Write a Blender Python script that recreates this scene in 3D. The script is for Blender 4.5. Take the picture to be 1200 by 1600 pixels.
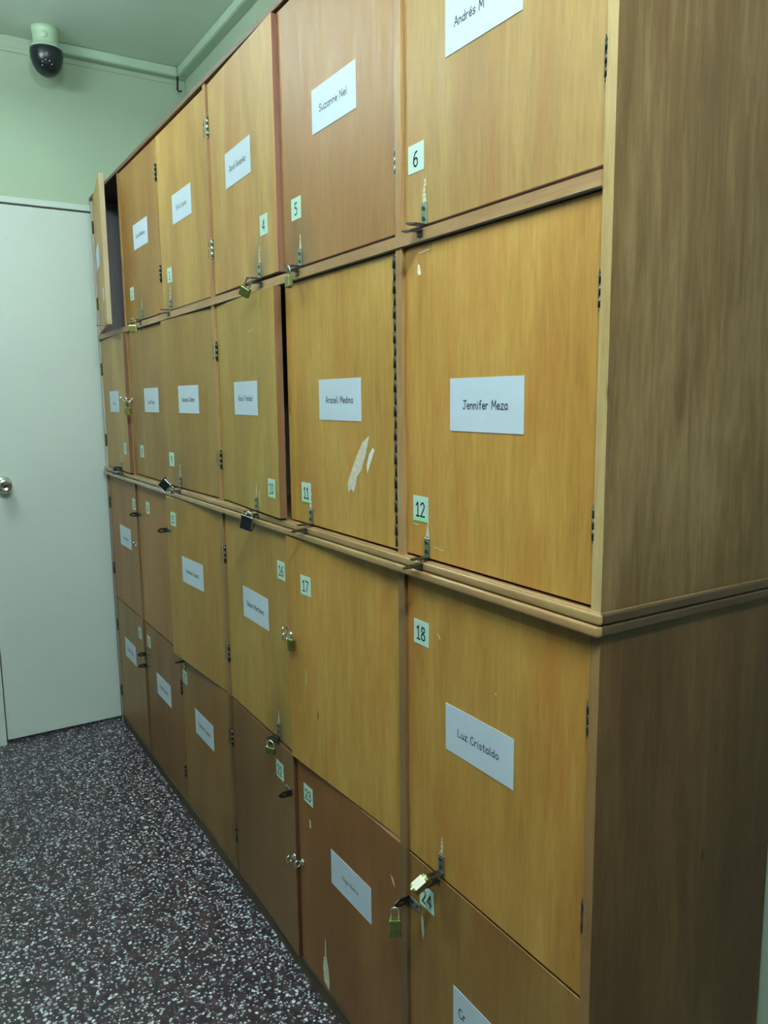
import bpy, bmesh, math, random
from mathutils import Vector, Matrix

# ------------------------------------------------------------------ camera, world, exposure
for o in list(bpy.data.objects):
    bpy.data.objects.remove(o, do_unlink=True)
S = bpy.context.scene
COL = S.collection
R = math.radians

cam_d = bpy.data.cameras.new('camera')
cam = bpy.data.objects.new('camera', cam_d)
COL.objects.link(cam)
S.camera = cam
cam_d.sensor_fit = 'AUTO'
cam_d.sensor_width = 36.0
cam_d.lens = 1222.97 / 1600 * 36.0
cam_d.clip_start = 0.02
_r = Vector((0.52754594, 0.84945526, -0.01100157))
_u = Vector((-0.11724443, 0.08562761, 0.9894047))
_f = Vector((-0.84139707, 0.52066656, -0.14476639))
cam.matrix_world = Matrix((
    (_r.x, _u.x, -_f.x, 0.65521), (_r.y, _u.y, -_f.y, -0.71792),
    (_r.z, _u.z, -_f.z, 1.36717), (0, 0, 0, 1)))

world = bpy.data.worlds.new('world')
S.world = world
world.use_nodes = True
world.node_tree.nodes['Background'].inputs[0].default_value = (0.55, 0.65, 0.6, 1)
world.node_tree.nodes['Background'].inputs[1].default_value = 0.15

S.view_settings.view_transform = 'Standard'
S.view_settings.look = 'None'
S.view_settings.gamma = 1.0
S.view_settings.use_curve_mapping = False
S.view_settings.exposure = 0.0

TUBE_STRENGTH = 200.0
TUBE_COLOR = (0.92, 1.12, 1.06)

# ------------------------------------------------------------------ node helpers
def new_mat(name):
    m = bpy.data.materials.new(name)
    m.use_nodes = True
    nt = m.node_tree
    return m, nt, nt.nodes['Principled BSDF']

def N(nt, t, **kw):
    n = nt.nodes.new(t)
    for k, v in kw.items():
        setattr(n, k, v)
    return n

def ramp(nt, stops, interp='LINEAR'):
    n = nt.nodes.new('ShaderNodeValToRGB')
    n.color_ramp.interpolation = interp
    e = n.color_ramp.elements
    while len(e) < len(stops):
        e.new(0.5)
    for i, (p, c) in enumerate(stops):
        e[i].position = p
        e[i].color = (c[0], c[1], c[2], 1) if len(c) == 3 else c
    return n

def mix(nt, fac, a, b, blend='MIX'):
    n = nt.nodes.new('ShaderNodeMix')
    n.data_type = 'RGBA'
    n.blend_type = blend
    for sock, v in ((n.inputs[0], fac), (n.inputs[6], a), (n.inputs[7], b)):
        if hasattr(v, 'is_linked'):
            nt.links.new(v, sock)
        elif isinstance(v, (int, float)):
            sock.default_value = v
        else:
            sock.default_value = (v[0], v[1], v[2], 1)
    return n.outputs[2]

def math_n(nt, op, a, b=None, clamp=False):
    n = nt.nodes.new('ShaderNodeMath')
    n.operation = op
    n.use_clamp = clamp
    for i, v in enumerate((a, b)):
        if v is None:
            continue
        if hasattr(v, 'is_linked'):
            nt.links.new(v, n.inputs[i])
        else:
            n.inputs[i].default_value = v
    return n.outputs[0]

def noise(nt, vec, scale, detail=4, rough=0.55, dist=0.0):
    n = nt.nodes.new('ShaderNodeTexNoise')
    n.inputs['Scale'].default_value = scale
    n.inputs['Detail'].default_value = detail
    n.inputs['Roughness'].default_value = rough
    n.inputs['Distortion'].default_value = dist
    if vec is not None:
        nt.links.new(vec, n.inputs['Vector'])
    return n.outputs['Fac']

def mapped(nt, vec, scale):
    n = nt.nodes.new('ShaderNodeMapping')
    n.inputs['Scale'].default_value = scale
    nt.links.new(vec, n.inputs['Vector'])
    return n.outputs['Vector']

# ------------------------------------------------------------------ materials
def wood(name, light, mid, dark, red, rough=0.36, along='Z', stain=False, coat=0.0, spec=0.55):
    """varnished veneer: long grain along one axis, tone drift, fine pores; tinted by the object colour"""
    m, nt, b = new_mat(name)
    tc = N(nt, 'ShaderNodeTexCoord')
    oi = N(nt, 'ShaderNodeObjectInfo')
    sc = N(nt, 'ShaderNodeVectorMath', operation='SCALE')
    sc.inputs[0].default_value = (37.0, 53.0, 19.0)
    nt.links.new(oi.outputs['Random'], sc.inputs['Scale'])
    add = N(nt, 'ShaderNodeVectorMath', operation='ADD')
    nt.links.new(tc.outputs['Object'], add.inputs[0])
    nt.links.new(sc.outputs[0], add.inputs[1])
    v = add.outputs[0]
    def s(across, length):
        return (length, across, across) if along == 'X' else (across, length, across) if along == 'Y' else (across, across, length)
    big = noise(nt, mapped(nt, v, s(6.0, 1.3)), 1.0, 4, 0.6, 0.6)
    grain = noise(nt, mapped(nt, v, s(60.0, 4.5)), 1.0, 6, 0.68, 0.8)
    fine = noise(nt, mapped(nt, v, s(300.0, 22.0)), 1.0, 3, 0.6)
    redn = noise(nt, mapped(nt, v, s(15.0, 2.4)), 1.0, 5, 0.65, 0.5)
    c = ramp(nt, [(0.34, dark), (0.49, mid), (0.63, light)])
    nt.links.new(math_n(nt, 'ADD', math_n(nt, 'MULTIPLY', big, 0.6), math_n(nt, 'MULTIPLY', grain, 0.42)), c.inputs[0])
    rr = ramp(nt, [(0.5, (0, 0, 0)), (0.72, (1, 1, 1))])
    nt.links.new(redn, rr.inputs[0])
    col = mix(nt, math_n(nt, 'MULTIPLY', rr.outputs[0], 0.7), c.outputs[0], red)
    fr = ramp(nt, [(0.3, (0.80, 0.78, 0.74)), (0.55, (1, 1, 1))])
    nt.links.new(fine, fr.inputs[0])
    col = mix(nt, 0.7, col, fr.outputs[0], 'MULTIPLY')
    kn = N(nt, 'ShaderNodeTexVoronoi', feature='F1')
    nt.links.new(mapped(nt, v, s(7.0, 2.6)), kn.inputs['Vector'])
    kn.inputs['Scale'].default_value = 1.0
    kr = ramp(nt, [(0.012, (0.45, 0.36, 0.28)), (0.04, (1, 1, 1))])
    nt.links.new(kn.outputs['Distance'], kr.inputs[0])
    col = mix(nt, 1.0, col, kr.outputs[0], 'MULTIPLY')
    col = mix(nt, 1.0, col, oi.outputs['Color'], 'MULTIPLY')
    rough_s = ramp(nt, [(0.3, (rough - 0.06,) * 3), (0.7, (rough + 0.1,) * 3)])
    nt.links.new(grain, rough_s.inputs[0])
    if stain:
        at = N(nt, 'ShaderNodeAttribute', attribute_type='OBJECT', attribute_name='stain')
        d = N(nt, 'ShaderNodeVectorMath', operation='SUBTRACT')
        nt.links.new(tc.outputs['Object'], d.inputs[0])
        nt.links.new(at.outputs['Vector'], d.inputs[1])
        d2 = mapped(nt, d.outputs[0], (9.5, 0.0, 6.5))
        ln = N(nt, 'ShaderNodeVectorMath', operation='LENGTH')
        nt.links.new(d2, ln.inputs[0])
        g = noise(nt, mapped(nt, v, (22, 22, 9)), 1.0, 4, 0.7)
        f = math_n(nt, 'SUBTRACT', 1.25, math_n(nt, 'ADD', ln.outputs['Value'], math_n(nt, 'MULTIPLY', g, 0.9)), True)
        f = math_n(nt, 'MULTIPLY', f, 0.8, True)
        col = mix(nt, f, col, (0.10, 0.085, 0.05))
    nt.links.new(col, b.inputs['Base Color'])
    nt.links.new(rough_s.outputs[0], b.inputs['Roughness'])
    b.inputs['Specular IOR Level'].default_value = spec
    b.inputs['Coat Weight'].default_value = coat
    b.inputs['Coat Roughness'].default_value = 0.3
    bp = N(nt, 'ShaderNodeBump')
    bp.inputs['Strength'].default_value = 0.08
    bp.inputs['Distance'].default_value = 0.002
    nt.links.new(grain, bp.inputs['Height'])
    nt.links.new(bp.outputs[0], b.inputs['Normal'])
    return m

M = {}
M['door'] = wood('door_veneer', (0.58, 0.355, 0.095), (0.475, 0.258, 0.056), (0.36, 0.172, 0.034), (0.50, 0.195, 0.042), rough=0.46, stain=True, spec=0.65)
M['frame'] = wood('frame_wood', (0.48, 0.31, 0.14), (0.38, 0.23, 0.10), (0.27, 0.14, 0.06), (0.32, 0.13, 0.06), rough=0.4)
M['rail'] = wood('rail_wood', (0.46, 0.29, 0.14), (0.38, 0.22, 0.10), (0.28, 0.15, 0.07), (0.33, 0.15, 0.08), rough=0.38, along='X')
M['edge'] = wood('door_lipping', (0.30, 0.13, 0.07), (0.24, 0.095, 0.05), (0.18, 0.07, 0.035), (0.28, 0.09, 0.05), rough=0.5)
M['edgelight'] = wood('pale_door_lipping', (0.62, 0.47, 0.29), (0.55, 0.40, 0.24), (0.46, 0.32, 0.18), (0.50, 0.32, 0.19), rough=0.5)
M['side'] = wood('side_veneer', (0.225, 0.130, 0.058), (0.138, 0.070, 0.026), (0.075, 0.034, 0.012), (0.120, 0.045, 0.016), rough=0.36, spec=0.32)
M['sidestrip'] = wood('side_moulding', (0.095, 0.054, 0.032), (0.075, 0.042, 0.024), (0.055, 0.03, 0.018), (0.07, 0.032, 0.018), rough=0.5, along='Y', spec=.3)
M['plinth'] = wood('plinth_wood', (0.10, 0.075, 0.04), (0.075, 0.055, 0.03), (0.05, 0.035, 0.02), (0.08, 0.04, 0.025), rough=0.6, along='X')
M['edgeband'] = wood('pale_edge_band', (0.50, 0.36, 0.17), (0.42, 0.28, 0.12), (0.33, 0.20, 0.08), (0.40, 0.22, 0.09))
M['toprail'] = wood('top_rail_wood', (0.20, 0.10, 0.06), (0.15, 0.075, 0.045), (0.11, 0.055, 0.03), (0.16, 0.06, 0.04), rough=0.5, along='X')
M['nose'] = wood('moulding_wood', (0.46, 0.31, 0.15), (0.38, 0.24, 0.11), (0.28, 0.16, 0.07), (0.33, 0.17, 0.08), rough=0.13, along='X')
M['inside'] = wood('locker_inside', (0.50, 0.45, 0.48), (0.44, 0.395, 0.42), (0.38, 0.34, 0.36), (0.44, 0.38, 0.40), rough=0.7)

def plain(name, col, rough=0.5, metal=0.0, var=0.0, vs=20.0, spec=0.5):
    m, nt, b = new_mat(name)
    b.inputs['Roughness'].default_value = rough
    b.inputs['Metallic'].default_value = metal
    b.inputs['Specular IOR Level'].default_value = spec
    tc = N(nt, 'ShaderNodeTexCoord')
    f = noise(nt, tc.outputs['Object'], vs, 4, 0.6)
    r = ramp(nt, [(0.3, tuple(c * (1 - var) for c in col)), (0.7, tuple(min(1, c * (1 + var)) for c in col))])
    nt.links.new(f, r.inputs[0])
    nt.links.new(r.outputs[0], b.inputs['Base Color'])
    return m

M['paper'] = plain('card_paper', (0.57, 0.665, 0.80), 0.5, var=0.02)
M['tag'] = plain('tag_paper', (0.53, 0.74, 0.66), 0.45, var=0.02)
M['tag_green'] = plain('tag_green_edge', (0.32, 0.74, 0.45), 0.45, var=0.05)
M['ink'] = plain('printed_ink', (0.012, 0.02, 0.03), 0.7)
M['zinc'] = plain('zinc_metal', (0.42, 0.52, 0.50), 0.34, 1.0, 0.25, 90)
M['steel'] = plain('dark_steel', (0.10, 0.11, 0.11), 0.36, 1.0, 0.3, 90)
M['oldsteel'] = plain('blackened_steel', (0.035, 0.035, 0.03), 0.5, 0.6, 0.3, 90)
M['chrome'] = plain('chrome', (0.75, 0.78, 0.78), 0.16, 1.0, 0.05, 60)
M['brass'] = plain('brass', (0.62, 0.56, 0.22), 0.32, 1.0, 0.12, 60)
M['oldbrass'] = plain('tarnished_brass', (0.30, 0.34, 0.13), 0.38, 1.0, 0.2, 80)
M['pale'] = plain('polished_pale_metal', (0.80, 0.78, 0.66), 0.45, 0.3, 0.04, 60)
M['black'] = plain('black_plastic', (0.012, 0.015, 0.022), 0.28, 0.0, 0.2, 60)
M['tape'] = plain('tape_residue', (0.62, 0.64, 0.50), 0.5, var=0.2, vs=160)
M['scuff'] = plain('scuffed_bare_wood', (0.66, 0.60, 0.48), 0.65, var=0.18, vs=120)
M['scuff_white'] = plain('white_scuff', (0.78, 0.78, 0.70), 0.65, var=0.1, vs=120)
M['greenmark'] = plain('green_mark', (0.36, 0.62, 0.16), 0.5)
M['campaint'] = plain('camera_white_plastic', (0.46, 0.62, 0.46), 0.4, var=0.03)
M['trunk'] = plain('painted_trunking', (0.48, 0.62, 0.50), 0.45, var=0.04, vs=8)

def painted(name, col, col2, rough=0.5, vs=2.2, bump=0.05):
    m, nt, b = new_mat(name)
    tc = N(nt, 'ShaderNodeTexCoord')
    f = noise(nt, tc.outputs['Object'], vs, 6, 0.6)
    r = ramp(nt, [(0.35, col), (0.65, col2)])
    nt.links.new(f, r.inputs[0])
    g = noise(nt, tc.outputs['Object'], 23, 5, 0.7)
    gr = ramp(nt, [(0.24, (0.86, 0.87, 0.85)), (0.36, (1, 1, 1))])
    nt.links.new(g, gr.inputs[0])
    nt.links.new(mix(nt, 0.6, r.outputs[0], gr.outputs[0], 'MULTIPLY'), b.inputs['Base Color'])
    b.inputs['Roughness'].default_value = rough
    h = noise(nt, tc.outputs['Object'], 60, 4, 0.6)
    bp = N(nt, 'ShaderNodeBump')
    bp.inputs['Strength'].default_value = bump
    bp.inputs['Distance'].default_value = 0.003
    nt.links.new(h, bp.inputs['Height'])
    nt.links.new(bp.outputs[0], b.inputs['Normal'])
    return m

M['wall'] = painted('pale_green_wall_paint', (0.42, 0.525, 0.41), (0.45, 0.555, 0.435))
M['ceil'] = painted('green_ceiling_paint', (0.66, 0.77, 0.71), (0.69, 0.80, 0.74), 0.6)
M['doorpaint'] = painted('white_door_paint', (0.62, 0.71, 0.69), (0.66, 0.74, 0.72), 0.4, 1.4, 0.02)

def terrazzo():
    m, nt, b = new_mat('terrazzo')
    tc = N(nt, 'ShaderNodeTexCoord')
    wv = N(nt, 'ShaderNodeTexNoise')
    wv.inputs['Scale'].default_value = 90
    nt.links.new(tc.outputs['Object'], wv.inputs['Vector'])
    sub = N(nt, 'ShaderNodeVectorMath', operation='SUBTRACT')
    nt.links.new(wv.outputs['Color'], sub.inputs[0])
    sub.inputs[1].default_value = (0.5, 0.5, 0.5)
    scl = N(nt, 'ShaderNodeVectorMath', operation='SCALE')
    nt.links.new(sub.outputs[0], scl.inputs[0])
    scl.inputs['Scale'].default_value = 0.010
    ad = N(nt, 'ShaderNodeVectorMath', operation='ADD')
    nt.links.new(tc.outputs['Object'], ad.inputs[0])
    nt.links.new(scl.outputs[0], ad.inputs[1])
    v = ad.outputs[0]
    base = ramp(nt, [(0.32, (0.014, 0.010, 0.016)), (0.5, (0.034, 0.023, 0.032)), (0.68, (0.075, 0.044, 0.050))])
    nt.links.new(noise(nt, v, 26, 4, 0.7), base.inputs[0])
    col = base.outputs[0]
    for scale, lo, hi, keep, c1, c2 in ((62, 0.34, 0.40, 0.55, (0.085, 0.048, 0.055), (0.11, 0.095, 0.115)),
                                        (92, 0.32, 0.40, 0.55, (0.32, 0.35, 0.42), (0.14, 0.13, 0.16)),
                                        (80, 0.34, 0.41, 0.52, (0.70, 0.76, 0.86), (0.42, 0.44, 0.50)),
                                        (125, 0.34, 0.42, 0.50, (0.66, 0.71, 0.80), (0.36, 0.38, 0.44))):
        vo = N(nt, 'ShaderNodeTexVoronoi', feature='F1')
        vo.inputs['Scale'].default_value = scale
        vo.inputs['Randomness'].default_value = 1.0
        nt.links.new(v, vo.inputs['Vector'])
        sp = N(nt, 'ShaderNodeSeparateColor')
        nt.links.new(vo.outputs['Color'], sp.inputs[0])
        size = math_n(nt, 'MULTIPLY', sp.outputs[1], 0.14)
        d = ramp(nt, [(lo, (1, 1, 1)), (hi, (0, 0, 0))])
        nt.links.new(math_n(nt, 'ADD', vo.outputs['Distance'], size), d.inputs[0])
        k = math_n(nt, 'LESS_THAN', sp.outputs[0], keep)
        cc = mix(nt, sp.outputs[2], c1, c2)
        col = mix(nt, math_n(nt, 'MULTIPLY', d.outputs[0], k), col, cc)
    nt.links.new(col, b.inputs['Base Color'])
    b.inputs['Roughness'].default_value = 0.42
    return m
M['floor'] = terrazzo()

def emis(name, col, s):
    m, nt, b = new_mat(name)
    b.inputs['Base Color'].default_value = (0.9, 0.95, 0.9, 1)
    b.inputs['Emission Color'].default_value = (*col, 1)
    b.inputs['Emission Strength'].default_value = s
    return m
M['led'] = plain('infrared_led', (0.55, 0.6, 0.6), 0.3)

# ------------------------------------------------------------------ mesh helpers
def box(bm, x0, x1, y0, y1, z0, z1, mi=0, bev=0.0, seg=1):
    vs = [bm.verts.new((x, y, z)) for z in (z0, z1) for y in (y0, y1) for x in (x0, x1)]
    fs = []
    for q in ((0, 2, 3, 1), (4, 5, 7, 6), (0, 1, 5, 4), (2, 6, 7, 3), (1, 3, 7, 5), (0, 4, 6, 2)):
        f = bm.faces.new([vs[i] for i in q])
        f.material_index = mi
        fs.append(f)
    if bev > 0:
        es = list({e for f in fs for e in f.edges})
        r = bmesh.ops.bevel(bm, geom=es, offset=bev, segments=seg, profile=0.5, affect='EDGES')
        for f in r['faces']:
            f.material_index = mi
    return vs

def cyl(bm, c, axis, r, h, n=12, mi=0, r2=None):
    """closed cylinder or cone from c along axis"""
    a = Vector(axis).normalized()
    u = a.orthogonal().normalized()
    w = a.cross(u)
    c = Vector(c)
    r2 = r if r2 is None else r2
    A = [bm.verts.new(c + (u * math.cos(t) + w * math.sin(t)) * r) for t in [2 * math.pi * i / n for i in range(n)]]
    B = [bm.verts.new(c + a * h + (u * math.cos(t) + w * math.sin(t)) * r2) for t in [2 * math.pi * i / n for i in range(n)]]
    for i in range(n):
        f = bm.faces.new((A[i], A[(i + 1) % n], B[(i + 1) % n], B[i]))
        f.material_index = mi
        f.smooth = True
    f = bm.faces.new(A[::-1]); f.material_index = mi
    f = bm.faces.new(B); f.material_index = mi

def tube(bm, pts, r, n=8, mi=0, closed=False):
    pts = [Vector(p) for p in pts]
    rings = []
    m = len(pts)
    up = None
    for i, p in enumerate(pts):
        if closed:
            t = (pts[(i + 1) % m] - pts[i - 1]).normalized()
        else:
            t = (pts[min(i + 1, m - 1)] - pts[max(i - 1, 0)]).normalized()
        if up is None:
            up = t.orthogonal().normalized()
        up = (up - t * up.dot(t)).normalized()
        w = t.cross(up)
        rings.append([bm.verts.new(p + (up * math.cos(a) + w * math.sin(a)) * r) for a in [2 * math.pi * k / n for k in range(n)]])
    for i in range(m if closed else m - 1):
        A, B = rings[i], rings[(i + 1) % m]
        for k in range(n):
            f = bm.faces.new((A[k], A[(k + 1) % n], B[(k + 1) % n], B[k]))
            f.material_index = mi
            f.smooth = True
    if not closed:
        f = bm.faces.new(rings[0][::-1]); f.material_index = mi
        f = bm.faces.new(rings[-1]); f.material_index = mi

def lathe(bm, prof, n=24, mi=0, mat=None):
    rings = []
    for r, z in prof:
        if r < 1e-6:
            rings.append([bm.verts.new((0, 0, z))])
        else:
            rings.append([bm.verts.new((r * math.cos(2 * math.pi * k / n), r * math.sin(2 * math.pi * k / n), z)) for k in range(n)])
    new = [v for ring in rings for v in ring]
    for A, B in zip(rings, rings[1:]):
        for k in range(n):
            if len(A) == 1 and len(B) == 1:
                continue
            if len(A) == 1:
                q = (A[0], B[(k + 1) % n], B[k])
            elif len(B) == 1:
                q = (A[k], A[(k + 1) % n], B[0])
            else:
                q = (A[k], A[(k + 1) % n], B[(k + 1) % n], B[k])
            f = bm.faces.new(q)
            f.material_index = mi
            f.smooth = True
    if mat is not None:
        bmesh.ops.transform(bm, matrix=mat, verts=new)
    return new

def plate_hole(bm, outer, inner, y0, y1, plane, mi=0):
    """flat plate with a hole, outer/inner loops of equal count; plane maps (a,b,t)->xyz"""
    n = len(outer)
    L = [[bm.verts.new(plane(a, b, t)) for a, b in lp] for t in (y0, y1) for lp in (outer, inner)]
    o0, i0, o1, i1 = L
    for k in range(n):
        j = (k + 1) % n
        for q in ((o0[k], o0[j], i0[j], i0[k]), (o1[k], i1[k], i1[j], o1[j]), (o0[k], o1[k], o1[j], o0[j]), (i0[k], i0[j], i1[j], i1[k])):
            f = bm.faces.new(q)
            f.material_index = mi

def mesh_of(name, bm, mats):
    bmesh.ops.recalc_face_normals(bm, faces=bm.faces)
    me = bpy.data.meshes.new(name)
    bm.to_mesh(me)
    bm.free()
    for m in mats:
        me.materials.append(m)
    return me

def obj(name, data, parent=None, loc=(0, 0, 0), rot=(0, 0, 0), label=None):
    o = bpy.data.objects.new(name, data)
    COL.objects.link(o)
    o.parent = parent
    o.location = loc
    o.rotation_euler = rot
    if label:
        o['label'] = label
    return o

def tag(o, label, cat, group=None, kind=None):
    o['label'] = label
    o['category'] = cat
    if group:
        o['group'] = group
    if kind:
        o['kind'] = kind
    return o

def solid(name, boxes, mats, parent=None, loc=(0, 0, 0), bev=0.0, seg=1, label=None):
    bm = bmesh.new()
    for b in boxes:
        box(bm, *b[:6], mi=b[6] if len(b) > 6 else 0, bev=bev, seg=seg)
    return obj(name, mesh_of(name, bm, mats), parent, loc, label=label)

# ------------------------------------------------------------------ stroke lettering (flat print)
G = {
 'A': (.62, [[(0, 0), (.3, 1), (.6, 0)], [(.1, .36), (.5, .36)]]),
 'B': (.55, [[(0, .52), (.3, .55), (.46, .7), (.42, .92), (.25, 1), (0, 1), (0, 0), (.32, 0), (.52, .15), (.5, .4), (.3, .53)]]),
 'C': (.55, [[(.5, .85), (.36, 1), (.16, .95), (0, .65), (0, .35), (.15, .05), (.35, 0), (.53, .15)]]),
 'D': (.55, [[(0, 0), (0, 1), (.28, .97), (.5, .72), (.5, .3), (.3, .04), (0, 0)]]),
 'E': (.48, [[(.46, 1), (0, 1), (0, 0), (.46, 0)], [(0, .52), (.38, .52)]]),
 'G': (.6, [[(.52, .86), (.36, 1), (.16, .95), (0, .65), (0, .35), (.15, .05), (.38, 0), (.55, .14), (.55, .45), (.32, .45)]]),
 'H': (.55, [[(0, 0), (0, 1)], [(.5, 0), (.5, 1)], [(0, .5), (.5, .5)]]),
 'J': (.55, [[(.05, 1), (.55, 1)], [(.36, 1), (.36, .2), (.26, .02), (.1, 0), (0, .16)]]),
 'L': (.45, [[(0, 1), (0, 0), (.44, 0)]]),
 'M': (.72, [[(0, 0), (.08, 1), (.35, .3), (.62, 1), (.7, 0)]]),
 'N': (.6, [[(0, 0), (0, 1), (.52, 0), (.52, 1)]]),
 'P': (.52, [[(0, 0), (0, 1), (.3, 1), (.5, .85), (.48, .62), (.28, .5), (0, .5)]]),
 'R': (.55, [[(0, 0), (0, 1), (.3, 1), (.5, .85), (.48, .62), (.28, .5), (0, .5)], [(.25, .5), (.53, 0)]]),
 'S': (.5, [[(.46, .86), (.3, 1), (.1, .95), (.02, .75), (.15, .57), (.36, .45), (.46, .25), (.36, .05), (.15, 0), (0, .14)]]),
 'T': (.6, [[(0, 1), (.6, 1)], [(.3, 1), (.3, 0)]]),
 'a': (.48, [[(.4, .5), (.28, .6), (.1, .55), (0, .3), (.08, .04), (.25, 0), (.4, .16)], [(.4, .6), (.4, .1), (.46, 0)]]),
 'b': (.46, [[(0, 1), (0, 0)], [(0, .42), (.2, .6), (.4, .48), (.42, .2), (.25, 0), (0, .12)]]),
 'c': (.42, [[(.4, .5), (.25, .6), (.08, .5), (0, .28), (.1, .05), (.26, 0), (.4, .12)]]),
 'd': (.48, [[(.4, 1), (.4, 0)], [(.4, .45), (.22, .6), (.05, .48), (0, .22), (.15, 0), (.4, .14)]]),
 'e': (.45, [[(.02, .3), (.4, .34), (.36, .52), (.22, .6), (.06, .5), (0, .28), (.1, .05), (.26, 0), (.42, .12)]]),
 'f': (.36, [[(.36, .95), (.24, 1), (.14, .88), (.14, 0)], [(0, .58), (.32, .58)]]),
 'g': (.46, [[(.4, .5), (.25, .6), (.06, .5), (0, .28), (.14, .05), (.4, .16)], [(.4, .6), (.4, -.15), (.26, -.3), (.05, -.24)]]),
 'h': (.44, [[(0, 1), (0, 0)], [(0, .4), (.2, .6), (.36, .52), (.38, 0)]]),
 'i': (.16, [[(.06, .58), (.06, 0)], [(.06, .8), (.06, .84)]]),
 'l': (.16, [[(.05, 1), (.05, .06), (.1, 0)]]),
 'm': (.68, [[(0, .6), (0, 0)], [(0, .42), (.16, .6), (.3, .5), (.3, 0)], [(.3, .42), (.46, .6), (.6, .5), (.6, 0)]]),
 'n': (.44, [[(0, .6), (0, 0)], [(0, .4), (.2, .6), (.36, .5), (.38, 0)]]),
 'o': (.46, [[(.2, .6), (.05, .5), (0, .28), (.08, .05), (.22, 0), (.38, .1), (.42, .32), (.34, .52), (.2, .6)]]),
 'p': (.46, [[(0, .6), (0, -.3)], [(0, .45), (.2, .6), (.38, .5), (.42, .25), (.28, .02), (0, .1)]]),
 'r': (.34, [[(0, .6), (0, 0)], [(0, .38), (.14, .57), (.32, .58)]]),
 's': (.38, [[(.34, .52), (.2, .6), (.05, .52), (.06, .38), (.26, .26), (.34, .14), (.22, 0), (0, .08)]]),
 't': (.36, [[(.15, .9), (.15, .1), (.24, 0), (.34, .05)], [(0, .6), (.32, .6)]]),
 'u': (.46, [[(0, .6), (.02, .15), (.14, 0), (.28, .04), (.4, .2)], [(.4, .6), (.4, 0)]]),
 'v': (.42, [[(0, .6), (.2, 0), (.4, .6)]]),
 'z': (.42, [[(.02, .6), (.38, .6), (0, 0), (.42, 0)]]),
 ' ': (.3, []),
 '0': (.55, [[(.25, 1), (.06, .85), (0, .5), (.06, .15), (.25, 0), (.44, .15), (.5, .5), (.44, .85), (.25, 1)]]),
 '1': (.42, [[(.02, .8), (.22, 1), (.22, 0)], [(.02, 0), (.42, 0)]]),
 '2': (.55, [[(.02, .82), (.16, .98), (.34, .98), (.46, .8), (.4, .56), (.02, 0), (.5, 0)]]),
 '3': (.52, [[(.02, .9), (.2, 1), (.4, .92), (.42, .68), (.2, .54), (.44, .42), (.46, .15), (.26, 0), (0, .08)]]),
 '4': (.56, [[(.4, 0), (.4, 1), (0, .3), (.54, .3)]]),
 '5': (.52, [[(.44, 1), (.08, 1), (.06, .58), (.3, .6), (.46, .42), (.44, .14), (.24, 0), (0, .07)]]),
 '6': (.54, [[(.42, .95), (.22, .9), (.05, .6), (0, .28), (.12, .04), (.3, 0), (.47, .14), (.46, .42), (.3, .55), (.1, .48), (.02, .35)]]),
 '7': (.52, [[(0, 1), (.48, 1), (.16, 0)]]),
 '8': (.54, [[(.24, .54), (.06, .7), (.1, .94), (.26, 1), (.42, .92), (.42, .7), (.24, .54), (.04, .36), (.04, .1), (.24, 0), (.46, .1), (.46, .36), (.24, .54)]]),
 '9': (.54, [[(.46, .66), (.36, .5), (.16, .48), (.02, .66), (.06, .92), (.24, 1), (.42, .9), (.46, .6), (.36, .2), (.12, 0)]]),
}
G['é'] = (.45, G['e'][1] + [[(.18, .74), (.32, .92)]])

def letter(bm, s, cx, cz, h, y, mi, w=0.10, track=.13, width=None):
    """flat ribbon strokes for the string s, centred on (cx, cz), in the plane y"""
    x, strokes = 0.0, []
    for ch in s:
        adv, st = G[ch]
        strokes += [[(px + x, py) for px, py in q] for q in st]
        x += adv + track
    tot = max(x - track, 0.1)
    sx = h if width is None else width / tot
    hw = w * h / 2
    for q in strokes:
        for (ax, az), (bx, bz) in zip(q, q[1:]):
            A = Vector((cx + (ax - tot / 2) * sx, cz + (az - .5) * h))
            B = Vector((cx + (bx - tot / 2) * sx, cz + (bz - .5) * h))
            d = B - A
            if d.length < 1e-7:
                continue
            d.normalize()
            n = Vector((-d.y, d.x)) * hw
            A = A - d * hw * .8
            B = B + d * hw * .8
            f = bm.faces.new([bm.verts.new((p.x, y, p.y)) for p in (A - n, B - n, B + n, A + n)])
            f.material_index = mi

# ------------------------------------------------------------------ the room
XF, XB = -2.69, 5.5        # far wall with the white door, wall behind the viewer
YR, YL = 0.41, -5.0       # wall behind the lockers, opposite wall
ZC = 2.695

def struct(name, boxes, mat, label, cat, bev=0.0):
    o = solid(name, boxes, [mat], bev=bev)
    tag(o, label, cat, kind='structure')
    return o

struct('floor', [(XF - .1, XB + .1, YL - .1, YR + .1, -.08, 0)], M['floor'], 'dark purple terrazzo floor with white stone chips', 'floor')
struct('ceiling', [(XF - .1, XB + .1, YL - .1, YR + .1, ZC, ZC + .1)], M['ceil'], 'flat green painted ceiling above the lockers', 'ceiling')
struct('wall_right', [(XF - .1, XB + .1, YR, YR + .1, 0, ZC)], M['wall'], 'pale green wall behind the lockers', 'wall')
struct('wall_left', [(XF - .1, XB + .1, YL - .1, YL, 0, ZC)], M['wall'], 'pale green wall opposite the lockers', 'wall')
struct('wall_front', [(XB, XB + .1, YL, YR, 0, ZC)], M['wall'], 'pale green wall behind the viewer', 'wall')
# far wall with an opening for the door
DY0, DY1, DZ = -.445, .33, 2.105
struct('wall_back', [(XF - .1, XF, YL, DY0 - .004, 0, ZC), (XF - .1, XF, DY1 + .004, YR, 0, ZC), (XF - .1, XF, DY0 - .004, DY1 + .004, DZ + .004, ZC)],
       M['wall'], 'pale green end wall around and above the white door', 'wall')

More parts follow.
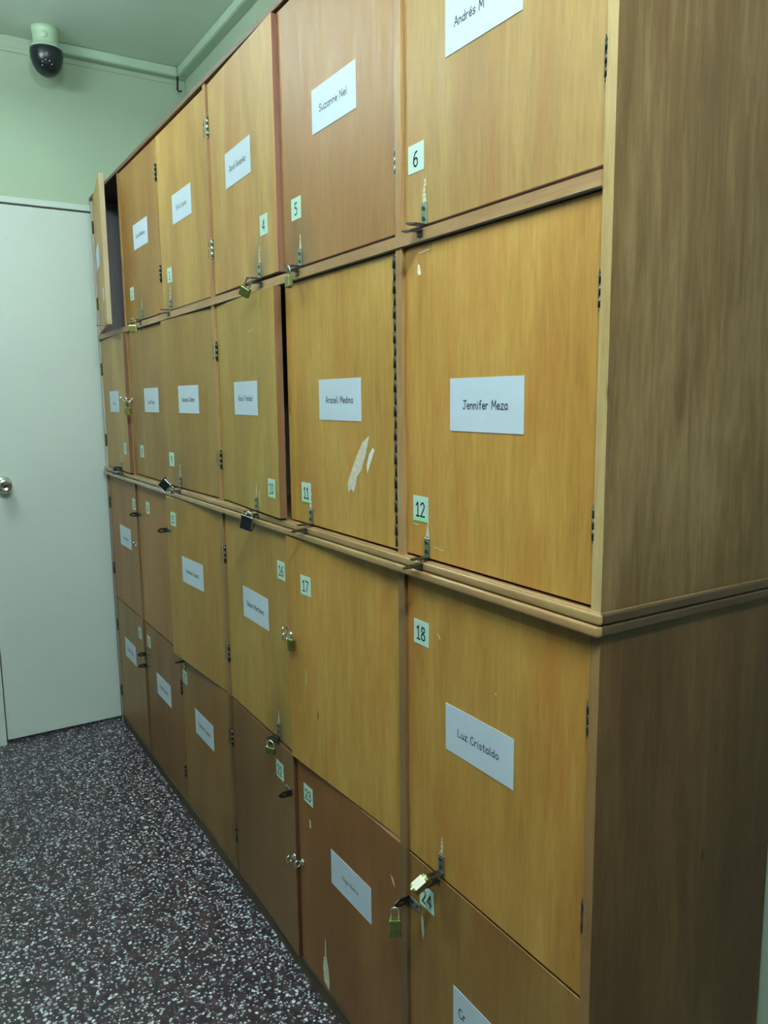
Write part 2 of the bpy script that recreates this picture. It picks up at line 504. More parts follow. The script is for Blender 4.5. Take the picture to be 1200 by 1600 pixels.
d1 = obj('door_1', None, loc=(XF, (DY0 + DY1) / 2, 0))
tag(d1, 'plain white painted door in the end wall with a round metal knob', 'door', kind='structure')
cy = (DY0 + DY1) / 2
solid('door_leaf', [(-.045, -.004, DY0 + .004 - cy, DY1 - .004 - cy, .016, DZ - .006)], [M['doorpaint']], d1, bev=.0015)
solid('door_frame', [(-.09, .006, DY0 - .05 - cy, DY0 - .001 - cy, 0, DZ + .03), (-.09, .006, DY1 + .001 - cy, DY1 + .05 - cy, 0, DZ + .03),
                     (-.09, .003, DY0 - .001 - cy, DY1 + .001 - cy, DZ, DZ + .022)], [M['doorpaint']], d1, bev=.001)
bm = bmesh.new()
Tk = Matrix.Translation((-.004, -.383 - cy, 1.048)) @ Matrix.Rotation(R(90), 4, 'Y')
lathe(bm, [(0, 0), (.033, 0), (.033, .004), (.027, .008), (.013, .012), (.012, .028), (.020, .034), (.0275, .044), (.0285, .054), (.025, .063), (.016, .067), (.0145, .0655), (0, .0655)], 28, 0, Tk)
kb = obj('door_knob', mesh_of('door_knob', bm, [M['chrome']]), d1, label='round chrome door knob')
bm = bmesh.new()
lathe(bm, [(.0065, .0655), (.0065, .0675), (.003, .068), (0, .068)], 16, 0, Tk)
obj('keyhole', mesh_of('keyhole', bm, [M['black']]), kb)

# ------------------------------------------------------------------ ceiling lamp (bare batten with two tubes), out of view above the corridor
def lamp(x, y, length, power, label, turn=0.0):
    """batten hung on two short rods, two bare tubes below it"""
    t = obj('fluorescent_lamp', None, loc=(x, y, ZC), rot=(0, 0, turn))
    tag(t, label, 'lamp', 'ceiling lamps of the corridor')
    h = length / 2
    mt = emis('fluorescent_tube', TUBE_COLOR, TUBE_STRENGTH * power)
    solid('housing', [(-h - .03, h + .03, -.03, .03, -LAMP_DROP - .03, -LAMP_DROP)], [M['trunk']], t, bev=.004)
    for sx in (-.7, .7):
        bm = bmesh.new()
        cyl(bm, (sx * h, 0, -LAMP_DROP), (0, 0, 1), .006, LAMP_DROP, 10)
        obj('rod', mesh_of('rod', bm, [M['zinc']]), t)
    for sy in (-.035, .035):
        bm = bmesh.new()
        cyl(bm, (-h, sy, -LAMP_DROP - .055), (1, 0, 0), .013, length, 14)
        obj('tube', mesh_of('tube', bm, [mt]), t)
    for sx in (-1, 1):
        solid('lamp_holder', [(sx * h - .008, sx * h + .008, -.05, .05, -LAMP_DROP - .072, -LAMP_DROP - .028)], [M['trunk']], t, bev=.002)
    return t
LAMP_DROP = .12
lamp(-.55, -1.10, .6, .36, 'fluorescent lamp with two bare tubes over the middle of the corridor')
lamp(.60, -.60, .6, 1.42, 'fluorescent lamp with two bare tubes over the near end of the lockers', R(90))
lamp(-1.85, -.80, .6, .42, 'added unseen lamp with two bare tubes, brightening the end wall and ceiling')  # extra out-of-view fixture, added to lift the dim end wall and ceiling

# ------------------------------------------------------------------ locker cabinets
XD = [-2.6635, -2.222, -1.7794, -1.332, -.903, -.451, 0.0]     # left face, five dividers, right face
DT = [.016, .011, .014, .018, .016, .019, .0165]                # board thickness at each of them
DEP = .39
LZ = {'plinth': .042, 'r34': (.547, .560), 'ltop': (1.0715, 1.0865), 'ubot': (1.0865, 1.1015), 'r12': (1.6065, 1.6245), 'utop': (2.138, 2.150)}
XE = XD[0]
HIDDEN = (2, 4)          # dividers that sit behind the meeting doors

def board(name, parent, b, mats, bev=.0008, label=None):
    px = parent.location
    return solid(name, [(b[0] - px.x, b[1] - px.x, b[2] - px.y, b[3] - px.y, b[4] - px.z, b[5] - px.z)], mats, parent, bev=bev, label=label)

def board2(name, parent, b, wood_m, inside_m, axis):
    """board whose faces along one axis are the dull inside finish and whose front edge is varnished"""
    px = parent.location
    bm = bmesh.new()
    box(bm, b[0] - px.x, b[1] - px.x, b[2] - px.y, b[3] - px.y, b[4] - px.z, b[5] - px.z)
    bm.normal_update()
    for f in bm.faces:
        if abs(f.normal[axis]) > .5:
            f.material_index = 1
    return obj(name, mesh_of(name, bm, [wood_m, inside_m]), parent)

low = obj('locker_cabinet', None, loc=(-1.33, .19, 0))
tag(low, 'lower wooden locker cabinet with doors 13 to 24, standing on the terrazzo floor', 'cabinet', 'stacked locker cabinets')
upp = obj('locker_cabinet', None, loc=(-1.33, .19, LZ['ubot'][0]))
tag(upp, 'upper wooden locker cabinet with doors 1 to 12, stacked on the lower cabinet', 'cabinet', 'stacked locker cabinets')

def carcass(par, z0, z1, mid, top, bot, lip):
    for b in ((-DT[6], 0, 0, DEP, z0, z1), (XE, XE + DT[0], 0, DEP, z0, z1)):
        px = par.location
        bm = bmesh.new()
        box(bm, b[0] - px.x, b[1] - px.x, b[2] - px.y, b[3] - px.y, z0 - px.z, z1 - px.z)
        bm.normal_update()
        for f in bm.faces:
            inner = f.normal.x > .5 if b[0] < -1 else f.normal.x < -.5
            f.material_index = 1 if f.normal.y < -.5 else 2 if inner else 0
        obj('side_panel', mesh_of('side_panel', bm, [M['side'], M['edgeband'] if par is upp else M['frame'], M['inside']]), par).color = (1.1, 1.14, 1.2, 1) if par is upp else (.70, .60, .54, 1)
    for i in range(1, 6):
        for (a, b) in ((bot, mid[0]), (mid[1], top)):
            px = par.location
            y0 = .026 if i in HIDDEN else 0.0
            xa, xb = XD[i] - DT[i] / 2 - px.x, XD[i] + DT[i] / 2 - px.x
            bm = bmesh.new()
            box(bm, xa, xb, y0 - px.y, .04 - px.y, a - px.z, b - px.z, 0)
            box(bm, xa, xb, .04 - px.y, DEP - .008 - px.y, a - px.z, b - px.z, 1)
            bmesh.ops.remove_doubles(bm, verts=bm.verts, dist=1e-5)
            if lip > 0 and b == mid[0]:
                box(bm, xa, xb, y0 - px.y, max(lip, y0 + .004) - .0005 - px.y, b - px.z, mid[1] - px.z, 0)
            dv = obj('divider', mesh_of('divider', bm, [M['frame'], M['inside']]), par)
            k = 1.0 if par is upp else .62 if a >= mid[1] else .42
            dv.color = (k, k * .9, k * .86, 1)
    board2('shelf', par, (XE + DT[0], -DT[6], lip, DEP - .008, mid[0], mid[1]), M['rail'], M['inside'], 2)
    board('back_panel', par, (XE + DT[0], -DT[6], DEP - .007, DEP, z0, z1), [M['inside']])

carcass(low, 0, LZ['ltop'][0], LZ['r34'], LZ['ltop'][0], LZ['plinth'], .012)
board('plinth', low, (XE + DT[0], -DT[6], .004, .022, 0, LZ['plinth'] - .014), [M['plinth']])
board('bottom_panel', low, (XE + DT[0], -DT[6], .002, DEP - .008, LZ['plinth'] - .014, LZ['plinth'] - .002), [M['plinth']])
board('top_panel', low, (XE, 0, -.001, DEP, LZ['ltop'][0], LZ['ltop'][1] - .0005), [M['rail']])
carcass(upp, LZ['ubot'][1], LZ['utop'][0], LZ['r12'], LZ['utop'][0], LZ['ubot'][1], -.003)
board('bottom_panel', upp, (XE, 0, -.001, DEP, *LZ['ubot']), [M['rail']])
board('top_panel', upp, (XE, .0, -.003, DEP, *LZ['utop']), [M['toprail']])

def nosing(par, z0, z1, out):
    """rounded moulding along the front, returning down the right-hand side"""
    px = par.location
    bm = bmesh.new()
    box(bm, XE - px.x, .006 - px.x, -out - px.y, -.001 - px.y, z0 + .0006 - px.z, z1 - .0006 - px.z, bev=.0034, seg=5)
    for f in bm.faces:
        f.smooth = True
    obj('front_moulding', mesh_of('front_moulding', bm, [M['nose']]), par)
    bm = bmesh.new()
    box(bm, .0002 - px.x, .006 - px.x, -.001 - px.y, DEP - px.y, z0 + .0006 - px.z, z1 - .0006 - px.z, bev=.0025, seg=2)
    obj('side_moulding', mesh_of('side_moulding', bm, [M['sidestrip']]), par)
nosing(low, *LZ['ltop'], .0125)
nosing(upp, *LZ['ubot'], .0085)

# ------------------------------------------------------------------ door fittings (shared meshes)
def hinge_mesh():
    bm = bmesh.new()
    for k in range(3):
        cyl(bm, (0, 0, -.021 + k * .014 + .0004), (0, 0, 1), .0036, .0132, 10)
    cyl(bm, (0, 0, -.0235), (0, 0, 1), .0024, .047, 8)
    cyl(bm, (0, 0, .0225), (0, 0, 1), .0030, .0022, 8)
    cyl(bm, (0, 0, -.0247), (0, 0, 1), .0030, .0022, 8)
    box(bm, -.0012, .0012, 0, .012, -.021, .021)
    return mesh_of('hinge', bm, [M['steel']])
HINGE = hinge_mesh()
HINGE_Z = hinge_mesh(); HINGE_Z.materials[0] = M['zinc']

def piano_mesh(h):
    bm = bmesh.new()
    n = 24
    for k in range(n):
        a = -h / 2 + h * k / n
        cyl(bm, (0, 0, a + .0006), (0, 0, 1), .0056 if k % 2 else .0044, h / n - .0012, 8)
    box(bm, -.004, .0055, .001, .012, -h / 2, h / 2)
    return mesh_of('piano_hinge', bm, [M['oldsteel']])

def screw(bm, x, y, z, mi):
    cyl(bm, (x, y, z), (0, -1, 0), .0034, .0013, 10, mi)

def hasp_mesh():
    """angle bracket: plate on the door, slotted tongue standing out from it"""
    bm = bmesh.new()
    box(bm, -.0075, .0075, -.0022, 0, 0, .034, 0, .0008)
    screw(bm, 0, -.0022, .026, 1)
    screw(bm, 0, -.0022, .011, 1)
    outer = [(-.0075, 0), (.0075, 0), (.0075, -.024), (.0025, -.033), (-.0025, -.033), (-.0075, -.024)]
    inner = [(-.0016, -.015), (.0016, -.015), (.0016, -.022), (.0008, -.0255), (-.0008, -.0255), (-.0016, -.022)]
    plate_hole(bm, outer, inner, 0, .0022, lambda a, b, t: (a, b, t), 2)
    return mesh_of('hasp', bm, [M['zinc'], M['steel'], M['steel']])
HASP = hasp_mesh()

def staple_mesh():
    bm = bmesh.new()
    outer = [(-.0075, 0), (.0075, 0), (.0075, -.024), (.0025, -.033), (-.0025, -.033), (-.0075, -.024)]
    inner = [(-.0016, -.015), (.0016, -.015), (.0016, -.022), (.0008, -.0255), (-.0008, -.0255), (-.0016, -.022)]
    plate_hole(bm, outer, inner, 0, .0022, lambda a, b, t: (a, b, t + b * .12), 0)
    box(bm, -.0075, .0075, -.002, 0, -.008, .0022, 0, .0006)
    return mesh_of('hasp_staple', bm, [M['steel']])
STAPLE = staple_mesh()

def ring_mesh():
    """screw eye with a small round plate behind it"""
    bm = bmesh.new()
    lathe(bm, [(0, 0), (.0085, 0), (.0085, .0015), (.006, .004), (.003, .005), (0, .005)], 18, 0, Matrix.Rotation(R(90), 4, 'X'))
    c = Vector((0, -.014, 0))
    tube(bm, [c + Vector((0, math.cos(a) * .0075, math.sin(a) * .0075)) for a in [2 * math.pi * k / 18 for k in range(18)]], .0019, 8, 0, True)
    cyl(bm, (0, -.003, 0), (0, -1, 0), .002, .005, 8)
    return mesh_of('ring_latch', bm, [M['chrome']])
RING = ring_mesh()

def blob(bm, pts, y, mi=0):
    f = bm.faces.new([bm.verts.new((a, y, b)) for a, b in pts])
    f.material_index = mi

def residue_mesh(seed):
    rnd = random.Random(seed)
    bm = bmesh.new()
    z = 0
    for k in range(5):
        h = rnd.uniform(.004, .009)
        w = rnd.uniform(.003, .0065) * (1 - k * .12)
        o = rnd.uniform(-.002, .002)
        blob(bm, [(o - w, z), (o + w, z + rnd.uniform(-.001, .002)), (o + w * .8, z + h * .6), (o + w * .3, z + h), (o - w * .7, z + h * .8)], 0)
        z += h * rnd.uniform(.8, 1.15)
    return mesh_of('tape_residue', bm, [M['tape']])
RESID = [residue_mesh(i) for i in range(4)]

def card_mesh(text, w=.166, h=.079, th=.0125, tw=None, off=0.0, tz=0.0):
    bm = bmesh.new()
    box(bm, -w / 2, w / 2, -.0007, 0, -h / 2, h / 2, 0)
    if text:
        letter(bm, text, off, tz, th, -.0009, 1, .125, .14, tw)
    return mesh_of('name_card', bm, [M['paper'], M['ink']])

def num_mesh(n, green):
    bm = bmesh.new()
    box(bm, -.0215, .0215, -.0006, 0, -.021, .021, 0)
    if green:
        f = bm.faces.new([bm.verts.new((a, -.0007, b)) for a, b in ((-.0215, -.021), (.0215, -.021), (.0215, -.0165), (-.0215, -.0135))])
        f.material_index = 2
    letter(bm, str(n), 0, -.001, .0225, -.0008, 1, .125, .16)
    return mesh_of('number_tag', bm, [M['tag'], M['ink'], M['tag_green']])

# ------------------------------------------------------------------ the 24 doors
ROWZ = {1: (1.6315, 2.1355), 2: (1.1055, 1.6035), 3: (.5585, 1.0695), 4: (.042, .5545)}
HINGE_ROW = {1: (2.036, 1.745), 2: (1.490, 1.210), 3: (.957, .681), 4: (.437, .150)}
random.seed(7)
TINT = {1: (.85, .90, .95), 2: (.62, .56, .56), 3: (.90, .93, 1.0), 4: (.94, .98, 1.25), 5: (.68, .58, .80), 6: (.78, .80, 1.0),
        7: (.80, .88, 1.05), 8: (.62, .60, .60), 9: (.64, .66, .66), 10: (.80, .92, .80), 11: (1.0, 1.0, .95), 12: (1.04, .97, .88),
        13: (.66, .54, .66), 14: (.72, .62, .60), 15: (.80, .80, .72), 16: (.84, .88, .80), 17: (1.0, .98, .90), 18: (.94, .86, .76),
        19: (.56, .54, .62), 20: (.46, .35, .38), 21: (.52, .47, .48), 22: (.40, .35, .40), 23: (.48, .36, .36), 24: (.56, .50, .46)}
ANGLE = {1: 9.0, 4: 1.8, 7: 2.2, 9: 1.5, 10: 3.2, 15: 3.0, 16: .9, 17: 3.0, 22: 1.6, 5: .2, 2: .3, 23: .5}
HY = {17: .012, 23: .006}
DOORS = {}

def make_door(n):
    col, row = (n - 1) % 6, (n - 1) // 6 + 1
    z0, z1 = ROWZ[row]
    x0 = XD[col] + (DT[col] if col == 0 else 0.0 if col in HIDDEN else DT[col] / 2) + .0018
    x1 = XD[col + 1] - (DT[col + 1] if col == 5 else 0.0 if col + 1 in HIDDEN else DT[col + 1] / 2) - .0018
    if n == 11:
        x1 -= .005
    if n == 10:
        x1 -= .007
    left = col in (0, 3)
    par = upp if row < 3 else low
    hx = x0 if left else x1
    w = x1 - x0
    a = R(ANGLE.get(n, 0.0)) * (-1 if left else 1)
    y0 = HY.get(n, .0055)
    bm = bmesh.new()
    xa, xb = (0, w) if left else (-w, 0)
    box(bm, xa, xb, 0, .018, z0 - z0, z1 - z0, 0, .0009)
    bm.normal_update()
    for f in bm.faces:
        if f.normal.y > -.5 and f.normal.y < .5:
            f.material_index = 1
    d = obj('locker_door', mesh_of('locker_door', bm, [M['door'], M['edgelight'] if n in (1, 3, 9, 15, 23, 16) else M['edge']]), par,
            (hx - par.location.x, y0 - par.location.y, z0 - par.location.z), (0, 0, a))
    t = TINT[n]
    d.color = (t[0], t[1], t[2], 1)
    d['stain'] = (9.0, 0.0, 9.0)
    DOORS[n] = (d, hx, z0, left, w)
    if n == 11:
        ph = obj('piano_hinge', piano_mesh(z1 - z0 - .012), d, (.001, -.0015, (z1 - z0) / 2), label='full-height dark piano hinge')
    else:
        for hz in HINGE_ROW[row]:
            obj('hinge', HINGE_Z if n in (4, 5) else HINGE, d, (-.0012 if left else .0012, -.0025, hz - z0))
    return d

for n in range(1, 25):
    make_door(n)

def on(n, x, z):
    """world x,z on a (nearly) closed door -> door coordinates"""
    d, hx, z0, left, w = DOORS[n]
    return x - hx, z - z0

CARDS = {2: ('Juan Balbuena', -1.983, 1.897, .105), 3: ('Enid Lopez', -1.559, 1.901, .088), 5: ('Suzanne Nel', -.672, 1.902, .105), 6: ('Andrés M', -.247, 1.893, .066),
         8: ('Jose Perez', -1.962, 1.367, .078), 11: ('Araceli Medina', -.671, 1.364, .108), 12: ('Jennifer Meza', -.234, 1.355, .101),
         13: ('Liz Benitez', -2.423, .842, .085), 18: ('Luz Cristaldo', -.245, .835, .100), 19: ('Nelson Rojas', -2.452, .373, .090), 20: ('Sandra Gomez', -1.997, .358, .095),
         21: ('Carmen Lopez', -1.571, .369, .105), 23: ('Hugo Ibarra', -.660, .364, .066), 24: ('Cr', -.223, .340, .020)}
G['I'] = (.14, [[(.06, 0), (.06, 1)]])
G['j'] = (.2, [[(.14, .58), (.14, -.15), (.02, -.28)], [(.14, .8), (.14, .84)]])
LOCAL = {4: ('David Gonzalez', .196, 1.902, .108), 10: ('Rocio Trinidad', .208, 1.369, .100), 7: ('Aldo', .205, 1.363, .060),
         9: ('Gonzalo Colman', -.217, 1.368, .105), 15: ('Andrea Lopez', -.233, .857, .098), 16: ('Belen Martinez', .203, .855, .108), 1: ('', .140, 1.90, .1)}
def put_card(n, text, u, v, tw):
    h = .0125 if n != 23 else .009
    off, tz = 0.0, 0.0
    if n == 6:
        off = -.028
    if n == 24:
        off, h, tw = -.058, .017, .018
    if n in (7, 8, 13):
        tz = -.006
    obj('name_card', card_mesh(text, th=h, tw=tw, off=off, tz=tz), DOORS[n][0], (u, -.0002, v), label='white paper name card')
for n, (t, x, z, tw) in CARDS.items():
    put_card(n, t, *on(n, x, z), tw)
for n, (t, u, z, tw) in LOCAL.items():
    put_card(n, t, u, z - DOORS[n][2], tw)

TAGS = {6: (-.407, 1.735), 5: (-.834, 1.745), 3: (-1.697, 1.730), 2: (-2.121, 1.725), 8: (-2.112, 1.191), 11: (-.823, 1.171), 12: (-.398, 1.185),
        13: (-2.268, .987), 14: (-2.080, .995), 18: (-.398, .974), 19: (-2.288, .491), 20: (-2.166, .489), 21: (-1.742, .483), 23: (-.847, .481), 24: (-.384, .494)}
TAGL = {4: (.345, 1.739), 10: (.365, 1.169), 7: (.352, 1.192), 9: (-.390, 1.186), 15: (-.376, 1.003), 16: (.370, .980), 22: (.335, .484), 17: (-.352, .973), 1: (.34, 1.743)}
for n in range(1, 25):
    if n in TAGS:
        u, v = on(n, *TAGS[n])
    else:
        u, v = TAGL[n][0], TAGL[n][1] - DOORS[n][2]
    obj('number_tag', num_mesh(n, n in (10, 11, 12)), DOORS[n][0], (u, -.0002, v), label='small paper tag reading %d' % n)

# hasps under the doors (tongue at the bottom edge) with their staples on the rails, tape residue above
def hasp(n, u, v, rot=0.0, resid=None, stain=0):
    d = DOORS[n][0]
    obj('hasp', HASP, d, (u, -.0003, v), (0, rot, 0))
    if resid is not None:
        obj('tape_residue', RESID[resid % 4], d, (u, -.0006, v + .036))
    if stain:
        d['stain'] = (u, 0.0, v + .01)

def staple(par, x, z, y, rot=0.0):
    obj('hasp_staple', STAPLE, par, (x - par.location.x, y - par.location.y, z - par.location.z), (0, rot, 0))

for n, x, z, r, st in ((6, -.384, 1.629, 0, 0), (5, -.820, 1.629, 1, 1), (3, -1.698, 1.629, 2, 1), (2, -2.010, 1.629, 3, 1), (12, -.379, 1.1055, 1, 0), (11, -.802, 1.1055, 2, 0), (18, -.340, .567, 3, 0)):
    u, v = on(n, x, z)
    hasp(n, u, v, 0, r, st)
for n, u, z, r, st in ((4, .315, 1.629, 0, 1), (16, .328, .567, 1, 1), (9, -.317, 1.1055, 2, 1), (10, .262, 1.1055, 3, 0), (7, .277, 1.1055, 0, 0), (1, .37, 1.629, 1, 0)):
    hasp(n, u, z - DOORS[n][2], 0, r, st)
for x in (-.384, -.820, -1.698, -2.010, -1.006):
    staple(upp, x, 1.6205, -.0035)
for x in (-.379, -.802, -1.660, -1.060, -2.368):
    staple(upp, x, 1.0965, -.009)
for x in (-.340, -.993):
    staple(low, x, .5575, -.0035)

# hasps turned on their side between neighbouring doors
u, v = on(14, -2.207, .958); hasp(14, u, v, R(90))
hasp(15, -.432, .962 - DOORS[15][2], R(90))
u, v = on(20, -2.207, .432); hasp(20, u, v, R(90))
u, v = on(20, -2.207, .388); hasp(20, u, v, R(90))
u, v = on(24, -.438, .463); hasp(24, u, v, R(90))
u, v = on(21, -1.735, .540); hasp(21, u, v, R(180))
hasp(22, .405, .458 - DOORS[22][2], R(-90))
# screw eyes
for n, u, z in ((16, .412, .852), (7, .418, 1.372), (13, .412, .845), (22, .412, .300)):
    obj('ring_latch', RING, DOORS[n][0], (u, -.0003, z - DOORS[n][2]), label='chrome screw eye latch')
for n, x, z in ((17, -.888, .846), (8, -2.205, 1.368), (23, -.885, .297)):
    u, v = on(n, x, z)
    obj('ring_latch', RING, DOORS[n][0], (u, -.0003, v), label='chrome screw eye latch')

# scuffs and marks
def decal(n, name, polys, mat):
    for q in polys:
        bm = bmesh.new()
        blob(bm, [on(n, *p) for p in q], 0)
        obj(name, mesh_of(name, bm, [mat]), DOORS[n][0], (0, -.0005, 0))
decal(11, 'scuff_mark', [[(-.560, 1.300), (-.563, 1.292), (-.575, 1.262), (-.590, 1.236), (-.606, 1.222), (-.612, 1.204), (-.622, 1.191), (-.632, 1.197), (-.640, 1.188), (-.644, 1.204), (-.634, 1.222), (-.622, 1.240), (-.606, 1.262), (-.586, 1.286)]], M['scuff'])
decal(11, 'scuff_mark', [[(-.548, 1.279), (-.543, 1.273), (-.556, 1.252), (-.570, 1.230), (-.571, 1.246), (-.562, 1.266)]], M['scuff_white'])
decal(12, 'scuff_mark', [[(-.403, 1.575), (-.398, 1.573), (-.394, 1.560), (-.399, 1.557), (-.405, 1.562)], [(-.40, 1.590), (-.372, 1.592), (-.372, 1.5935), (-.40, 1.5915)]], M['scuff_white'])
decal(12, 'scuff_mark', [[(-.36, 1.128), (-.335, 1.125), (-.336, 1.1235), (-.36, 1.1262)], [(-.419, 1.205), (-.4175, 1.205), (-.4175, 1.158), (-.419, 1.158)], [(-.419, 1.1595), (-.405, 1.158), (-.405, 1.1565), (-.419, 1.1575)]], M['scuff'])
decal(17, 'green_mark', [[(-.824, .786), (-.821, .784), (-.8205, .760), (-.8225, .748), (-.825, .752)]], M['greenmark'])
decal(23, 'scuff_mark', [[(-.788, .120), (-.776, .124), (-.768, .100), (-.764, .068), (-.767, .046), (-.790, .055), (-.794, .090)], [(-.782, .165), (-.778, .165), (-.777, .126), (-.783, .124)]], M['scuff'])
decal(23, 'scuff_mark', [[(-.846, .425), (-.838, .423), (-.836, .405), (-.844, .403)], [(-.505, .475), (-.495, .470), (-.488, .455), (-.496, .460)]], M['tape'])
decal(18, 'scuff_mark', [[(-.352, .985), (-.348, .984), (-.342, .976), (-.346, .977)], [(-.205, .931), (-.202, .931), (-.202, .928), (-.205, .928)]], M['tape'])
decal(24, 'scuff_mark', [[(-.402, .452), (-.396, .450), (-.392, .425), (-.397, .405), (-.401, .425)]], M['scuff'])
decal(10, 'scuff_mark', [[(-1.040, 1.155), (-1.036, 1.156), (-1.033, 1.120), (-1.036, 1.112)], [(-1.075, 1.520), (-1.045, 1.526), (-1.045, 1.5245), (-1.075, 1.518)]], M['tape'])

# ------------------------------------------------------------------ padlocks (each hangs from a hasp or an eye)
def padlock(loc, rot, body_m, shackle_m, w, h, dep, sw, sh, label, trim=None, keyface=None):
    """origin at the top of the shackle; body below"""
    t = obj('padlock', None, loc=loc, rot=rot)
    tag(t, label, 'padlock', 'padlocks on the lockers')
    r = .0021 * (w / .026)
    bm = bmesh.new()
    box(bm, -w / 2, w / 2, -dep / 2, dep / 2, -sh - h, -sh, 0, .0022, 2)
    b = obj('body', mesh_of('body', bm, [body_m]), t)
    bm = bmesh.new()
    k = sw / 2
    pts = [(-k, 0, -sh - .004), (-k, 0, -k - r)] + [(-k * math.cos(a), 0, -k - r + k * math.sin(a)) for a in [math.pi * i / 10 for i in range(1, 10)]] + [(k, 0, -k - r), (k, 0, -sh - .004)]
    tube(bm, pts, r, 8)
    obj('shackle', mesh_of('shackle', bm, [shackle_m]), t)
    if trim:
        bm = bmesh.new()
        for x in (-w / 2, w / 2):
            box(bm, x - .0012, x + .0012, -dep / 2 - .0008, dep / 2 + .0008, -sh - h * .82, -sh + .0006, 0, .0005)
        box(bm, -w / 2, w / 2, -dep / 2 - .0008, dep / 2 + .0008, -sh - .0014, -sh + .0012, 0, .0005)
        obj('trim_band', mesh_of('trim_band', bm, [trim]), b)
    bm = bmesh.new()
    cyl(bm, (0, 0, -sh - h + .0002), (0, 0, -1), .0042, .0008, 12, 0)
    box(bm, -.0006, .0006, -.0026, .0026, -sh - h - .0012, -sh - h - .0004, 1)
    obj('keyhole', mesh_of('keyhole', bm, [keyface or body_m, M['black']]), b)
    return t

padlock((-2.004, -.030, 1.632), (0, 0, R(58)), M['brass'], M['chrome'], .027, .023, .012, .018, .022, 'bright brass padlock hanging under the door with tag 2')
padlock((-1.003, -.030, 1.631), (R(8), R(30), R(38)), M['oldbrass'], M['chrome'], .025, .021, .011, .014, .024, 'tilted tarnished green padlock hanging under the door with tag 4')
padlock((-.810, -.028, 1.629), (0, 0, R(-8)), M['oldbrass'], M['zinc'], .024, .024, .011, .016, .019, 'upright tarnished green padlock hanging under the door with tag 5')
padlock((-2.158, -.024, 1.368), (0, 0, R(30)), M['brass'], M['chrome'], .026, .024, .012, .018, .026, 'brass padlock on chrome screw eyes, closest to the white door')
padlock((-1.628, -.034, 1.0935), (R(-20), R(140), R(25)), M['black'], M['chrome'], .034, .030, .013, .022, .022, 'black padlock with silver edges thrown up on the ledge below tag 9', trim=M['chrome'])
padlock((-1.046, -.034, 1.108), (R(6), R(16), R(38)), M['black'], M['chrome'], .031, .034, .014, .018, .012, 'black padlock with silver rim hanging beside tag 10', trim=M['chrome'])
padlock((-2.372, -.016, 1.1115), (R(88), R(0), R(88)), M['black'], M['steel'], .032, .036, .015, .020, .022, 'black padlock lying on the ledge below tag 7')
padlock((-.975, -.030, .571), (0, R(4), R(30)), M['oldbrass'], M['chrome'], .027, .018, .011, .019, .017, 'small brass padlock hanging above tag 22')
padlock((-.872, -.018, .860), (0, 0, R(10)), M['oldbrass'], M['chrome'], .017, .026, .011, .012, .018, 'slim tarnished padlock on screw eyes between tags 16 and 17')
pl = padlock((-.338, -.030, .553), (0, 0, 0), M['oldbrass'], M['chrome'], .032, .026, .014, .018, .014, 'padlock turned to show its pale end above tag 24', keyface=M['pale'])
za = Vector((-.36, .55, -.62)).normalized()          # the lock is flipped up, its key end facing out and upward
xa = Vector((.30, .62, .72))
xa = (xa - za * xa.dot(za)).normalized()
ya = za.cross(xa)
pl.rotation_euler = Matrix((xa, ya, za)).transposed().to_euler()
bm = bmesh.new()
box(bm, -.0165, .0165, -.0074, .0074, -.0413, -.0399, 0)
bmesh.ops.bevel(bm, geom=[e for e in bm.edges if abs((e.verts[0].co - e.verts[1].co).z) > .001], offset=.006, segments=5, affect='EDGES')
obj('end_plate', mesh_of('end_plate', bm, [M['pale']]), pl, label='pale key end of the padlock')
padlock((-.434, -.030, .462), (0, 0, R(60)), M['oldbrass'], M['chrome'], .022, .034, .012, .015, .024, 'dark padlock with silver shackle hanging left of tag 24')

# ------------------------------------------------------------------ security camera, cable trunking
sc = obj('security_camera', None, loc=(-2.567, -.139, ZC))
tag(sc, 'white and black dome security camera fixed to the ceiling', 'camera')
bm = bmesh.new()
lathe(bm, [(0, 0), (.047, 0), (.047, -.012), (.044, -.020), (.043, -.050), (.047, -.060), (.055, -.066), (.057, -.072), (0, -.074)], 32)
cb = obj('camera_base', mesh_of('camera_base', bm, [M['campaint']]), sc, label='white plastic base')
bm = bmesh.new()
lathe(bm, [(0, -.068), (.054, -.070), (.057, -.085), (.055, -.105), (.048, -.128), (.037, -.146), (.022, -.157), (0, -.161)], 32)
hd = obj('camera_head', mesh_of('camera_head', bm, [M['black']]), sc, label='glossy black camera head')
bm = bmesh.new()
aim = Matrix.Translation((.0375, -.007, -.134)) @ Vector((.76, -.14, -.63)).to_track_quat('Z', 'Y').to_matrix().to_4x4()
lathe(bm, [(.0, .007), (.009, .007), (.011, .005), (.011, -.02)], 18, 0, aim)
obj('lens', mesh_of('lens', bm, [M['black']]), hd)
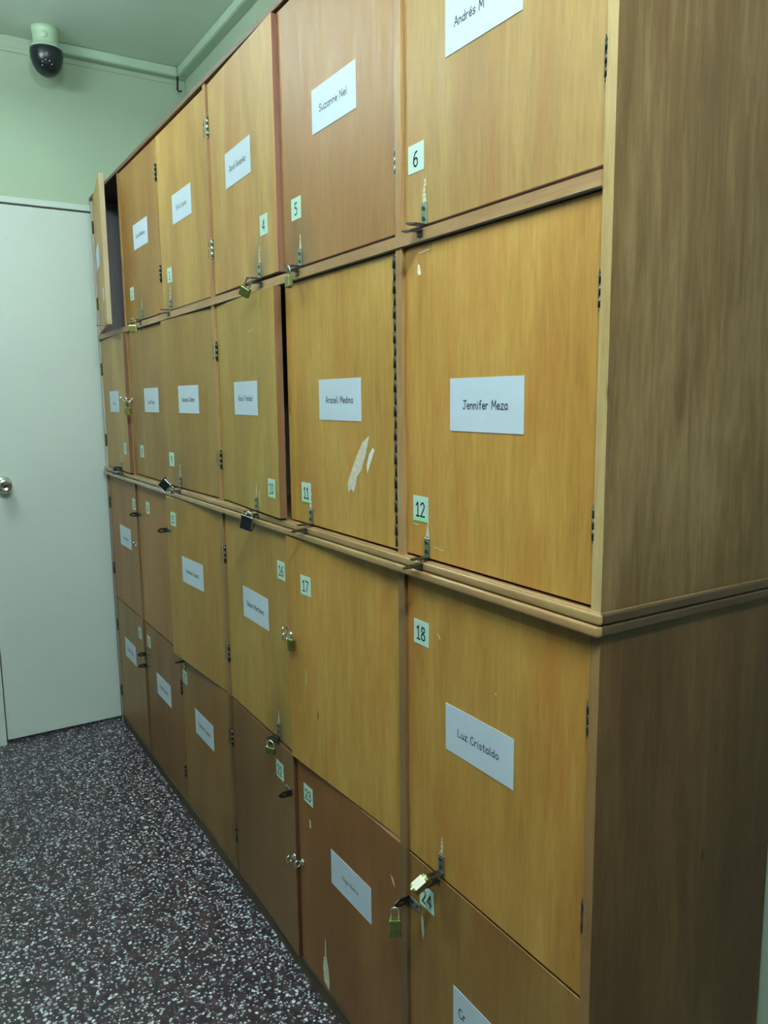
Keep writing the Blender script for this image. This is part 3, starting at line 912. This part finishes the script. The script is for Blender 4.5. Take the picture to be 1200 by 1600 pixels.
for k in range(8):
    a = 2 * math.pi * k / 8 + .2
    bm = bmesh.new()
    lathe(bm, [(0, .0065), (.0018, .006), (.0024, .004), (.0024, -.012)], 8, 0, aim @ Matrix.Translation((.0165 * math.cos(a), .0165 * math.sin(a), -.002)))
    obj('led', mesh_of('led', bm, [M['led']]), hd)
bm = bmesh.new()
lathe(bm, [(0, .0018), (.011, .0018), (.012, 0)], 20, 0, Matrix.Translation((.043, -.012, -.034)) @ Vector((1, -.28, 0)).to_track_quat('Z', 'Y').to_matrix().to_4x4())
obj('speaker_disc', mesh_of('speaker_disc', bm, [M['trunk']]), cb)

def trunking(name, b, lid, loc, label):
    t = obj(name, None, loc=loc)
    tag(t, label, 'trunking', 'cable trunking along the ceiling')
    solid('channel', [tuple(b[i] - loc[i // 2] for i in range(6))], [M['trunk']], t, bev=.0012)
    solid('cover', [tuple(lid[i] - loc[i // 2] for i in range(6))], [M['trunk']], t, bev=.0015)
trunking('cable_trunking', (XF + .0005, XF + .036, -.085, YR - .0005, ZC - .036, ZC - .0005), (XF + .0355, XF + .040, -.083, YR - .041, ZC - .034, ZC - .002), (XF + .02, .16, ZC - .036),
         'pale green cable trunking on the end wall beside the camera')
trunking('cable_trunking', (XF + .042, 1.2, YR - .036, YR - .0005, ZC - .036, ZC - .0005), (XF + .045, 1.2, YR - .040, YR - .0355, ZC - .034, ZC - .002), (-.7, YR - .02, ZC - .036),
         'long pale green cable trunking running above the lockers')
o = solid('trim_1', [(XF + .0003, XF + .005, YL, YR - .045, ZC - .056, ZC - .040)], [M['wall']], bev=.001)
tag(o, 'narrow painted strip under the ceiling on the end wall', 'trim', kind='structure')
bm = bmesh.new()
tube(bm, [(-2.652, .3705, ZC - .036), (-2.652, .3695, ZC - .060), (-2.652, .368, ZC - .085), (-2.648, .374, ZC - .094), (-2.640, .382, ZC - .092)], .004, 8)
o = obj('cable', mesh_of('cable', bm, [M['black']]))
tag(o, 'short black cable end poking out below the trunking corner', 'cable')
